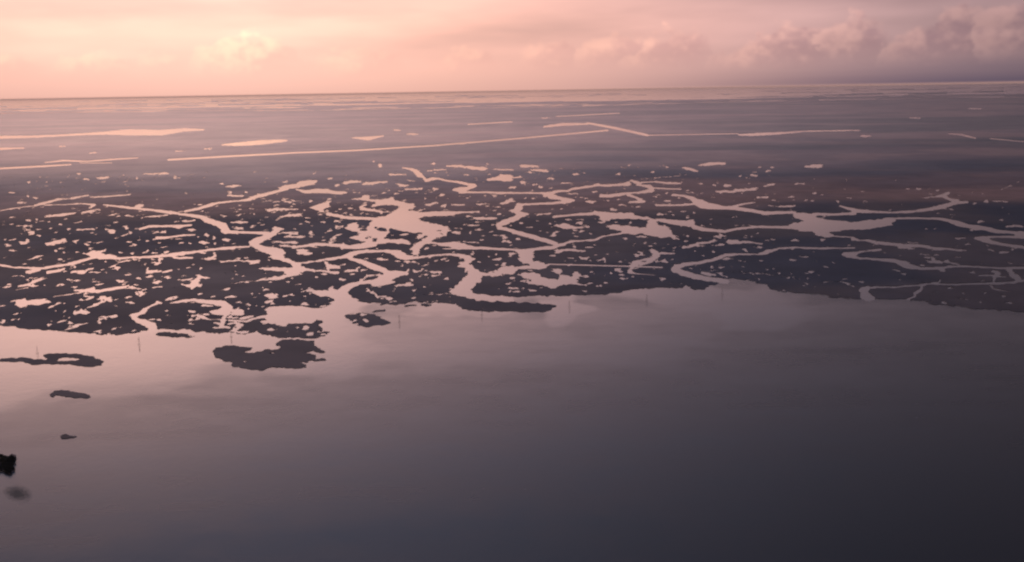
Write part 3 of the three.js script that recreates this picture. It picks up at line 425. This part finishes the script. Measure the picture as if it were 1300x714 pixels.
const addedWaterMaterial = new THREE.MeshPhysicalMaterial({ name: 'added far water', color: WATER, roughness: 0.07, ior: 1.333 });  // for the added sheet at the horizon: mirrors the sky like bright haze
const creekMaterial = new THREE.MeshPhysicalMaterial({ name: 'still creek water', color: WATER, roughness: 0.06, ior: 1.333 });

// ------------------------------------------------------------------ terrain and water from the field
const TOP = 0.7;                                                    // reeds stand this far above the water
class Sheet {
  constructor() { this.p = []; this.u = []; this.ix = []; }
  vert(a, b, y, lake) { const [x, z] = fromAB(a, b); return this.world(x, y, z, lake); }
  world(x, y, z, lake) {
    this.p.push(x, y, z);
    if (lake) this.u.push(x / LAKE_W + 0.5, (-z - LAKE_Z0) / LAKE_D); else this.u.push(x / SPAN + 0.5, -z / SPAN);
    return this.p.length / 3 - 1;
  }
  quad(a, b, c, d) { this.ix.push(a, b, c, a, c, d); }
  geometry() {
    const g = new THREE.BufferGeometry();
    g.setAttribute('position', new THREE.Float32BufferAttribute(this.p, 3)); g.setAttribute('uv', new THREE.Float32BufferAttribute(this.u, 2)); g.setIndex(this.ix);
    return g;
  }
}
const used = new Map();
const numbered = (name) => { const n = used.get(name) ?? 0; used.set(name, n + 1); return n ? name + '_' + String(n).padStart(3, '0') : name; };
function add(name, geometry, material, data) {
  const m = new THREE.Mesh(geometry, material); m.name = numbered(name); m.userData = data; m.castShadow = m.receiveShadow = true; scene.add(m); return m;
}
// connected pieces of land
const piece = new Int32Array(NA * NB).fill(-1), sizes = [];
{
  const stack = new Int32Array(NA * NB);
  for (let s = 0; s < NA * NB; s++) {
    if (field[s] >= 0 || piece[s] >= 0) continue;
    let top = 0, n = 0; const id = sizes.length; stack[top++] = s; piece[s] = id;
    while (top) {
      const o = stack[--top], i = o % NA, j = (o / NA) | 0; n++;
      for (const q of [i > 0 ? o - 1 : -1, i < NA - 1 ? o + 1 : -1, j > 0 ? o - NA : -1, j < NB - 1 ? o + NA : -1]) if (q >= 0 && field[q] < 0 && piece[q] < 0) { piece[q] = id; stack[top++] = q; }
    }
    sizes.push(n);
  }
}
const pieceAt = (px, py) => { const [a, b] = toAB(ground(px, py)); return piece[Math.round((b - B0) / DB) * NA + Math.round((a - A0) / DA)]; };
const ISLANDS = [
  [330, 462, 'largest marsh island, ragged and notched, standing off the lagoon'], [455, 405, 'small pointed marsh island with a pool in its middle'],
  [40, 456.8, 'long thin marsh island with a looped end beside a pylon'], [100, 502, 'short curved marsh island in open lake water'], [82, 555, 'tiny flat marsh islet alone in the lake'],
  [8, 588, 'dark shrubby islet with lobed outline in the lake'], [220, 425.5, 'thin sliver of marsh lying off the creek mouth'],
];
const islandOf = new Map();
for (const [px, py, label] of ISLANDS) { const id = pieceAt(px, py); if (id >= 0 && sizes[id] < 60000 && !islandOf.has(id)) islandOf.set(id, label); else console.log('island missed', px, py, id, sizes[id]); }
const biggest = sizes.indexOf(Math.max(...sizes)), land = new Map();
const landOf = (id) => { const key = islandOf.has(id) || sizes[id] > 260 ? id : biggest; if (!land.has(key)) land.set(key, new Sheet()); return land.get(key); };
const water = new Map(), waterOf = (k) => { if (!water.has(k)) water.set(k, new Sheet()); return water.get(k); };
const isLake = (k) => features[k].kind === 'lake';
for (let j = 0; j < NB - 1; j++) {
  const b0 = B0 + j * DB, b1 = b0 + DB;
  let lrun = -1, lid = -1, wrun = -1, wid = -1;
  const closeLand = (i) => { if (lrun < 0) return; const s = landOf(lid), a0 = A0 + lrun * DA, a1 = A0 + i * DA; s.quad(s.vert(a0, b1, TOP), s.vert(a1, b1, TOP), s.vert(a1, b0, TOP), s.vert(a0, b0, TOP)); lrun = -1; };
  const closeWater = (i) => { if (wrun < 0) return; const s = waterOf(wid), k = isLake(wid), a0 = A0 + wrun * DA, a1 = A0 + i * DA; s.quad(s.vert(a0, b1, 0, k), s.vert(a1, b1, 0, k), s.vert(a1, b0, 0, k), s.vert(a0, b0, 0, k)); wrun = -1; };
  for (let i = 0; i < NA - 1; i++) {
    const o = j * NA + i, c = [o, o + 1, o + NA + 1, o + NA], v = c.map((q) => field[q]), wet = v.filter((x) => x >= 0).length;
    // land
    if (wet === 0) { if (lrun >= 0 && (lid !== piece[o] || i - lrun > 12)) closeLand(i); if (lrun < 0) { lrun = i; lid = piece[o]; } }
    else {
      closeLand(i);
      if (wet < 4) {
        const ca = [A0 + i * DA, A0 + (i + 1) * DA, A0 + (i + 1) * DA, A0 + i * DA], cb = [b0, b0, b1, b1], out = [];
        for (let n = 0; n < 4; n++) {
          const m = (n + 1) % 4;
          if (v[n] < 0) out.push([ca[n], cb[n], 0]);
          if ((v[n] < 0) !== (v[m] < 0)) { const t = v[n] / (v[n] - v[m]); out.push([mix(ca[n], ca[m], t), mix(cb[n], cb[m], t), 1]); }
        }
        const s = landOf(piece[c[v.findIndex((x) => x < 0)]]), ids = out.map((p) => s.vert(p[0], p[1], TOP));
        for (let n = 1; n + 1 < ids.length; n++) s.ix.push(ids[0], ids[n + 1], ids[n]);
        for (let n = 0; n < out.length; n++) {                     // the bank down into the water
          const m = (n + 1) % out.length;
          if (out[n][2] && out[m][2]) { const d0 = s.vert(out[n][0], out[n][1], -0.5), d1 = s.vert(out[m][0], out[m][1], -0.5); s.quad(ids[n], ids[m], d1, d0); }
        }
      }
    }
    // water, a cell or so under the banks too
    let best = -1, bv = -1e9;
    if (wet > 0) for (const q of c) if (owner[q] >= 0 && field[q] > bv) { bv = field[q]; best = owner[q]; }
    if (best < 0) closeWater(i); else { if (wrun >= 0 && (wid !== best || i - wrun > 40)) closeWater(i); if (wrun < 0) { wrun = i; wid = best; } }
  }
  closeLand(NA - 1); closeWater(NA - 1);
}
// the land beyond the traced part, out to the horizon and to both sides
{
  const s = landOf(biggest), rows = [B0]; while (rows[rows.length - 1] > 10) rows.push(rows[rows.length - 1] * 0.93);
  // the marsh goes on to an added water sheet that replaces horizon haze; its map is walked to and fro so that the pattern never stretches
  const shoreB = (a) => clamp(20 + 7 * (fbm(a / 260, 7.3, 5, 141) - 0.5), 16, 24);
  const farVert = (a, k) => {
    const b = mix(B0, shoreB(a), Math.log(B0 / rows[k]) / Math.log(B0 / rows[rows.length - 1])), n = s.vert(a, b, TOP), z = HEIGHT * FOCAL / b, t = ((z - 26000) / 24000 % 1 + 1) % 1;
    s.u[n * 2 + 1] = (26000 - 12000 * (1 - Math.abs(1 - 2 * t)) * (z > 26000 ? 1 : 0)) / SPAN; return n;
  };
  for (let k = 0; k + 1 < rows.length; k++) for (let a = -3900; a < 3900; a += 30) { const e = a + 30; s.quad(farVert(a, k), farVert(e, k), farVert(e, k + 1), farVert(a, k + 1)); }
  const fw = new Sheet();  // water added so its sky reflection stands in for distant haze
  for (const [p, q] of [[25, 8], [8, 4.5], [4.5, 2.8], [2.8, 1.6]]) for (let a = -3900; a < 3900; a += 300) fw.quad(fw.vert(a, p, 0), fw.vert(a + 300, p, 0), fw.vert(a + 300, q, 0), fw.vert(a, q, 0));
  // low strips of marsh that thin out into the added far water
  for (let b = 4.5; b < 24; b += 0.3) for (let a = -1500; a < 1500; a += 8) {
    const n = fbm(a / 120 + 3 * vnoise(a / 40, b, 161), b / 1.5, 4, 163);
    if (n < mix(0.66, 0.34, sstep(5, 20, b)) || b + 0.3 > Math.min(shoreB(a), shoreB(a + 8)) - 0.05) continue;
    const q = [[a, b + 0.3], [a + 8, b + 0.3], [a + 8, b], [a, b]].map(([p, t]) => s.vert(p, t, TOP)); s.quad(...q);
    for (const v of q) s.u[v * 2 + 1] = (18000 + 6000 * Math.sin(b * 1.7)) / SPAN;
  }
  add('added_far_water', fw.geometry(), addedWaterMaterial, { kind: 'structure', label: 'added water sheet reflecting sky in place of haze along the horizon' });
  const shoreL = toAB(ground(-300, 401))[1], shoreR = toAB(ground(1640, 421))[1];
  for (const [side, shore] of [[-1, shoreL], [1, shoreR]]) {
    const e = side * (side < 0 ? -A0 : A1), f = side * 3900, l = Math.min(e, f), r = Math.max(e, f);
    for (let k = 0; k < 12; k++) { const b0 = B0 + (shore - B0) * k / 12, b1 = B0 + (shore - B0) * (k + 1) / 12; s.quad(s.vert(l, b1, TOP), s.vert(r, b1, TOP), s.vert(r, b0, TOP), s.vert(l, b0, TOP)); }
    const w = waterOf(0); w.quad(w.vert(l, BN, 0, 1), w.vert(r, BN, 0, 1), w.vert(r, shore, 0, 1), w.vert(l, shore, 0, 1));
  }
  const w = waterOf(0), zn = -HEIGHT * FOCAL / BN, xa = 3900 * HEIGHT / BN, nb = 8;
  for (let k = 0; k < nb; k++) { const z0 = mix(zn, 3000, k / nb), z1 = mix(zn, 3000, (k + 1) / nb); w.quad(w.world(-xa, 0, z1, 1), w.world(xa, 0, z1, 1), w.world(xa, 0, z0, 1), w.world(-xa, 0, z0, 1)); }
}
for (const [id, s] of land) {
  if (islandOf.has(id)) add('marsh_island', s.geometry(), marshMaterial, { label: islandOf.get(id), category: 'island', group: 'marsh islands off the shore' });
  else add('marsh', s.geometry(), marshMaterial, { kind: 'structure' });
}
const NAMES = { lake: 'lake', bay: 'bay', creek: 'tidal_creek', canal: 'canal', lagoon: 'lagoon', pond: 'pond' };
const small = [];
const order = [...water.keys()].sort((p, q) => water.get(q).p.length - water.get(p).p.length);
let pondCount = 0;
for (const k of order) {
  const kind = features[k].kind;
  if (kind === 'pools') continue;
  if (kind === 'pond' && pondCount++ >= 290) { const t = waterOf(POOL), q = water.get(k), n = t.p.length / 3; t.p.push(...q.p); t.u.push(...q.u); for (const v of q.ix) t.ix.push(v + n); continue; }
  add(NAMES[kind], water.get(k).geometry(), kind === 'lake' ? lakeMaterial : creekMaterial, { kind: 'structure' });
}
add('small_pools', waterOf(POOL).geometry(), creekMaterial, { kind: 'stuff', label: 'small scattered pools in the marsh', category: 'water' });
console.log('land pieces', land.size, 'ponds', pondCount, 'tris', [...land.values(), ...water.values()].reduce((n, s) => n + s.ix.length / 3, 0));

// ------------------------------------------------------------------ lattice pylons standing along the shore
function beams(list) {                                              // square bars between pairs of points, joined
  const p = [], ix = [], u = new THREE.Vector3(), v = new THREE.Vector3(), w = new THREE.Vector3(), A = new THREE.Vector3(), B = new THREE.Vector3();
  for (const [a, b, r0, r1 = r0] of list) {
    A.fromArray(a); B.fromArray(b); w.subVectors(B, A).normalize(); u.set(Math.abs(w.y) > 0.9 ? 1 : 0, Math.abs(w.y) > 0.9 ? 0 : 1, 0).cross(w).normalize(); v.crossVectors(w, u);
    const o = p.length / 3;
    for (const [c, r] of [[A, r0], [B, r1]]) for (const [i, j] of [[-1, -1], [1, -1], [1, 1], [-1, 1]]) p.push(c.x + (u.x * i + v.x * j) * r, c.y + (u.y * i + v.y * j) * r, c.z + (u.z * i + v.z * j) * r);
    for (let k = 0; k < 4; k++) { const n = (k + 1) % 4; ix.push(o + k, o + n, o + 4 + n, o + k, o + 4 + n, o + 4 + k); }
    ix.push(o, o + 2, o + 1, o, o + 3, o + 2, o + 4, o + 5, o + 6, o + 4, o + 6, o + 7);
  }
  const g = new THREE.BufferGeometry(); g.setAttribute('position', new THREE.Float32BufferAttribute(p, 3)); g.setIndex(ix); return g.toNonIndexed();
}
const steel = new THREE.MeshStandardMaterial({ name: 'weathered galvanised steel', color: new THREE.Color().setRGB(0.16, 0.155, 0.15), roughness: 0.6, metalness: 0.4 });
const concrete = new THREE.MeshStandardMaterial({ name: 'wet concrete', color: new THREE.Color().setRGB(0.2, 0.19, 0.18), roughness: 0.8 });
const porcelain = new THREE.MeshStandardMaterial({ name: 'brown porcelain', color: new THREE.Color().setRGB(0.06, 0.035, 0.025), roughness: 0.3 });
function part(name, g, m, parent) { g.computeVertexNormals(); const o = new THREE.Mesh(g, m); o.name = name; o.castShadow = o.receiveShadow = true; parent.add(o); return o; }
function makePylon() {
  const t = new THREE.Group(), half = (y) => (y < 22 ? mix(3.6, 1.15, y / 22) : mix(1.15, 0.55, (y - 22) / 12)), levels = [1, 6, 10.5, 14.5, 18, 21, 24, 27, 30, 33];
  const corner = (k, y) => [[1, 1], [1, -1], [-1, -1], [-1, 1]].map(([x, z]) => [x * half(y), y, z * half(y)])[k % 4];
  for (let k = 0; k < 4; k++) {
    part('leg', beams([[corner(k, 0.8), corner(k, 22), 0.11, 0.09], [corner(k, 22), corner(k, 33.5), 0.09, 0.07]]), steel, t);
    const f = new THREE.CylinderGeometry(0.75, 0.85, 2.6, 10).toNonIndexed(); f.translate(corner(k, 0)[0], 0.2, corner(k, 0)[2]); part('footing', f, concrete, t);
    const list = [];
    for (let n = 0; n + 1 < levels.length; n++) list.push([corner(k, levels[n]), corner(k + 1, levels[n + 1]), 0.035], [corner(k + 1, levels[n]), corner(k, levels[n + 1]), 0.035], [corner(k, levels[n + 1]), corner(k + 1, levels[n + 1]), 0.035]);
    part('bracing', beams(list), steel, t);
  }
  for (const [y, w] of [[22.5, 6.4], [26.5, 5.6], [30.5, 4.8]]) {
    const list = []; for (const s of [-1, 1]) for (const d of [-1, 1]) list.push([[s * half(y), y, d * half(y)], [s * w, y + 0.3, 0], 0.11], [[s * half(y + 1.6), y + 1.6, d * half(y + 1.6)], [s * w, y + 0.4, 0], 0.09]);
    const arm = part('cross_arm', beams(list), steel, t);
    for (const s of [-1, 1]) { const g = new THREE.LatheGeometry([[0, 0], [0.07, 0], [0.16, -0.3], [0.07, -0.4], [0.16, -0.8], [0.07, -0.9], [0.16, -1.3], [0.07, -1.5], [0, -1.6]].map(([x, yy]) => new THREE.Vector2(x, yy)).reverse(), 8); g.translate(s * w, y + 0.2, 0); part('insulator', g, porcelain, arm); }
  }
  part('peak', beams([0, 1, 2, 3].map((k) => [corner(k, 33.5), [0, 36, 0], 0.12, 0.07])), steel, t);
  return t;
}
{
  const first = ground(43, 449.5), last = ground(917, 373), along = Math.atan2(last[0] - first[0], last[1] - first[1]), proto = makePylon();
  const where = ['beside the looped marsh island', 'off the creek mouth by the thin marsh sliver', 'behind the ragged marsh island', 'at the mouth of the broad lagoon', 'off the small pointed marsh island',
    'beside the wide bending channel', 'past the tip of the long shore spit', 'off the straight marsh shore between two creek mouths', 'at the mouth of the hairpin creek'];
  [43, 174, 292, 404, 507, 612, 723, 821, 917].forEach((px, k) => {
    let lo = 0, hi = 1;                                              // the point of the line seen at that pixel
    for (let n = 0; n < 40; n++) { const t = (lo + hi) / 2, x = mix(first[0], last[0], t), z = mix(first[1], last[1], t); if (-x / z < (ground(px, 410)[0] / -ground(px, 410)[1]) ) lo = t; else hi = t; }
    const o = k ? proto.clone() : proto; o.name = numbered('power_pylon'); o.position.set(mix(first[0], last[0], lo), 0, mix(first[1], last[1], lo)); o.rotation.y = along; o.scale.setScalar(0.54);
    o.userData = { label: 'grey steel lattice power pylon standing ' + where[k], category: 'pylon', group: 'power pylons in a row along the lake shore' };
    scene.add(o);
  });
}

// ------------------------------------------------------------------ shrubs on the islet at the left
const leafMaterial = new THREE.MeshStandardMaterial({ name: 'dark shrub leaves', color: new THREE.Color().setRGB(0.030, 0.034, 0.026), roughness: 0.8, side: THREE.DoubleSide });
const barkMaterial = new THREE.MeshStandardMaterial({ name: 'bark', color: new THREE.Color().setRGB(0.07, 0.055, 0.045), roughness: 0.9 });
let seed = 7; const rnd = () => hash(seed++, 3, 77);
[[1, 582, 4.4], [5, 584, 4.6], [10, 585, 4.2], [14, 583, 4.0], [17, 584, 3.4], [-5, 585, 4.8], [-10, 588, 4.6], [2, 587.5, 4.8], [7, 588.5, 4.6], [12.5, 588, 4.4], [17, 588, 3.6], [-4, 590.5, 4.7], [4, 592.5, 4.7], [9.5, 592.5, 4.6], [14.5, 592.5, 4.2], [0, 596.5, 4.5],
  [6, 597, 4.4], [11, 597, 4.4], [15.5, 597, 3.8], [-8, 595, 4.6], [12, 601, 3.6], [8, 600, 3.4]].forEach(([px, py, R]) => {
  const [x, z] = ground(px, py), t = new THREE.Group(); t.name = numbered('shrub'); t.position.set(x, 0.2, z);
  const stems = []; for (let k = 0; k < 4; k++) { const a = rnd() * 6.3; stems.push([[0, 0, 0], [Math.cos(a) * R * 0.5, R * (0.9 + rnd() * 0.4), Math.sin(a) * R * 0.5], 0.11, 0.04]); }
  part('stem', beams(stems), barkMaterial, t);
  const p = [];
  for (let k = 0; k < 1500; k++) {
    const a = rnd() * 6.283, e = Math.acos(2 * rnd() - 1), q = R * Math.pow(rnd(), 0.4) * (0.72 + 0.5 * vnoise(a * 1.6, e * 2, px | 0)), c = [Math.cos(a) * Math.sin(e) * q, R * 0.85 + Math.cos(e) * q * 0.72, Math.sin(a) * Math.sin(e) * q], s = 0.28 + rnd() * 0.4;
    for (let n = 0; n < 3; n++) p.push(c[0] + (rnd() - 0.5) * 2 * s, Math.max(0.1, c[1] + (rnd() - 0.5) * 2 * s), c[2] + (rnd() - 0.5) * 2 * s);
  }
  const g = new THREE.BufferGeometry(); g.setAttribute('position', new THREE.Float32BufferAttribute(p, 3)); part('crown', g, leafMaterial, t);
  t.userData = { label: 'round dark shrub crowded among others on the lobed islet', category: 'shrub', group: 'shrubs on the islet' }; scene.add(t);
});
// ------------------------------------------------------------------ weed just awash on shoals
const weedMaterial = new THREE.MeshStandardMaterial({ name: 'drowned weed', color: new THREE.Color().setRGB(0.020, 0.030, 0.034), roughness: 0.75 });
{
  const spots = [[22, 627, 18, 10.5, 2600, 0.5]], g = new THREE.CircleGeometry(1, 7); g.rotateX(-Math.PI / 2);
  const total = spots.reduce((n, q) => n + q[4], 0), m = new THREE.InstancedMesh(g, weedMaterial, total), M = new THREE.Matrix4(); let n = 0;
  for (const [px, py, rx, ry, count, size] of spots) for (let k = 0; k < count; k++) {
    const a = rnd() * 6.283, q = Math.sqrt(-2 * Math.log(1 - rnd() * 0.97)) * 0.42, [x, z] = ground(px + Math.cos(a) * q * rx + Math.sin(a) * q * 4, py + Math.sin(a) * q * ry), s = size * (0.4 + rnd() * 0.8);
    M.makeScale(s, 1, s * (1 + rnd())); M.setPosition(x, 0.01 + rnd() * 0.03, z); m.setMatrixAt(n++, M);
  }
  m.name = 'water_weed'; m.userData = { kind: 'stuff', label: 'dark weed awash on shoals in the lake', category: 'weed' }; m.receiveShadow = true; scene.add(m);
}

scene.fog = new THREE.FogExp2(new THREE.Color().setRGB(0.95, 0.84, 0.85), 1.5e-6);
renderer.render(scene, camera);
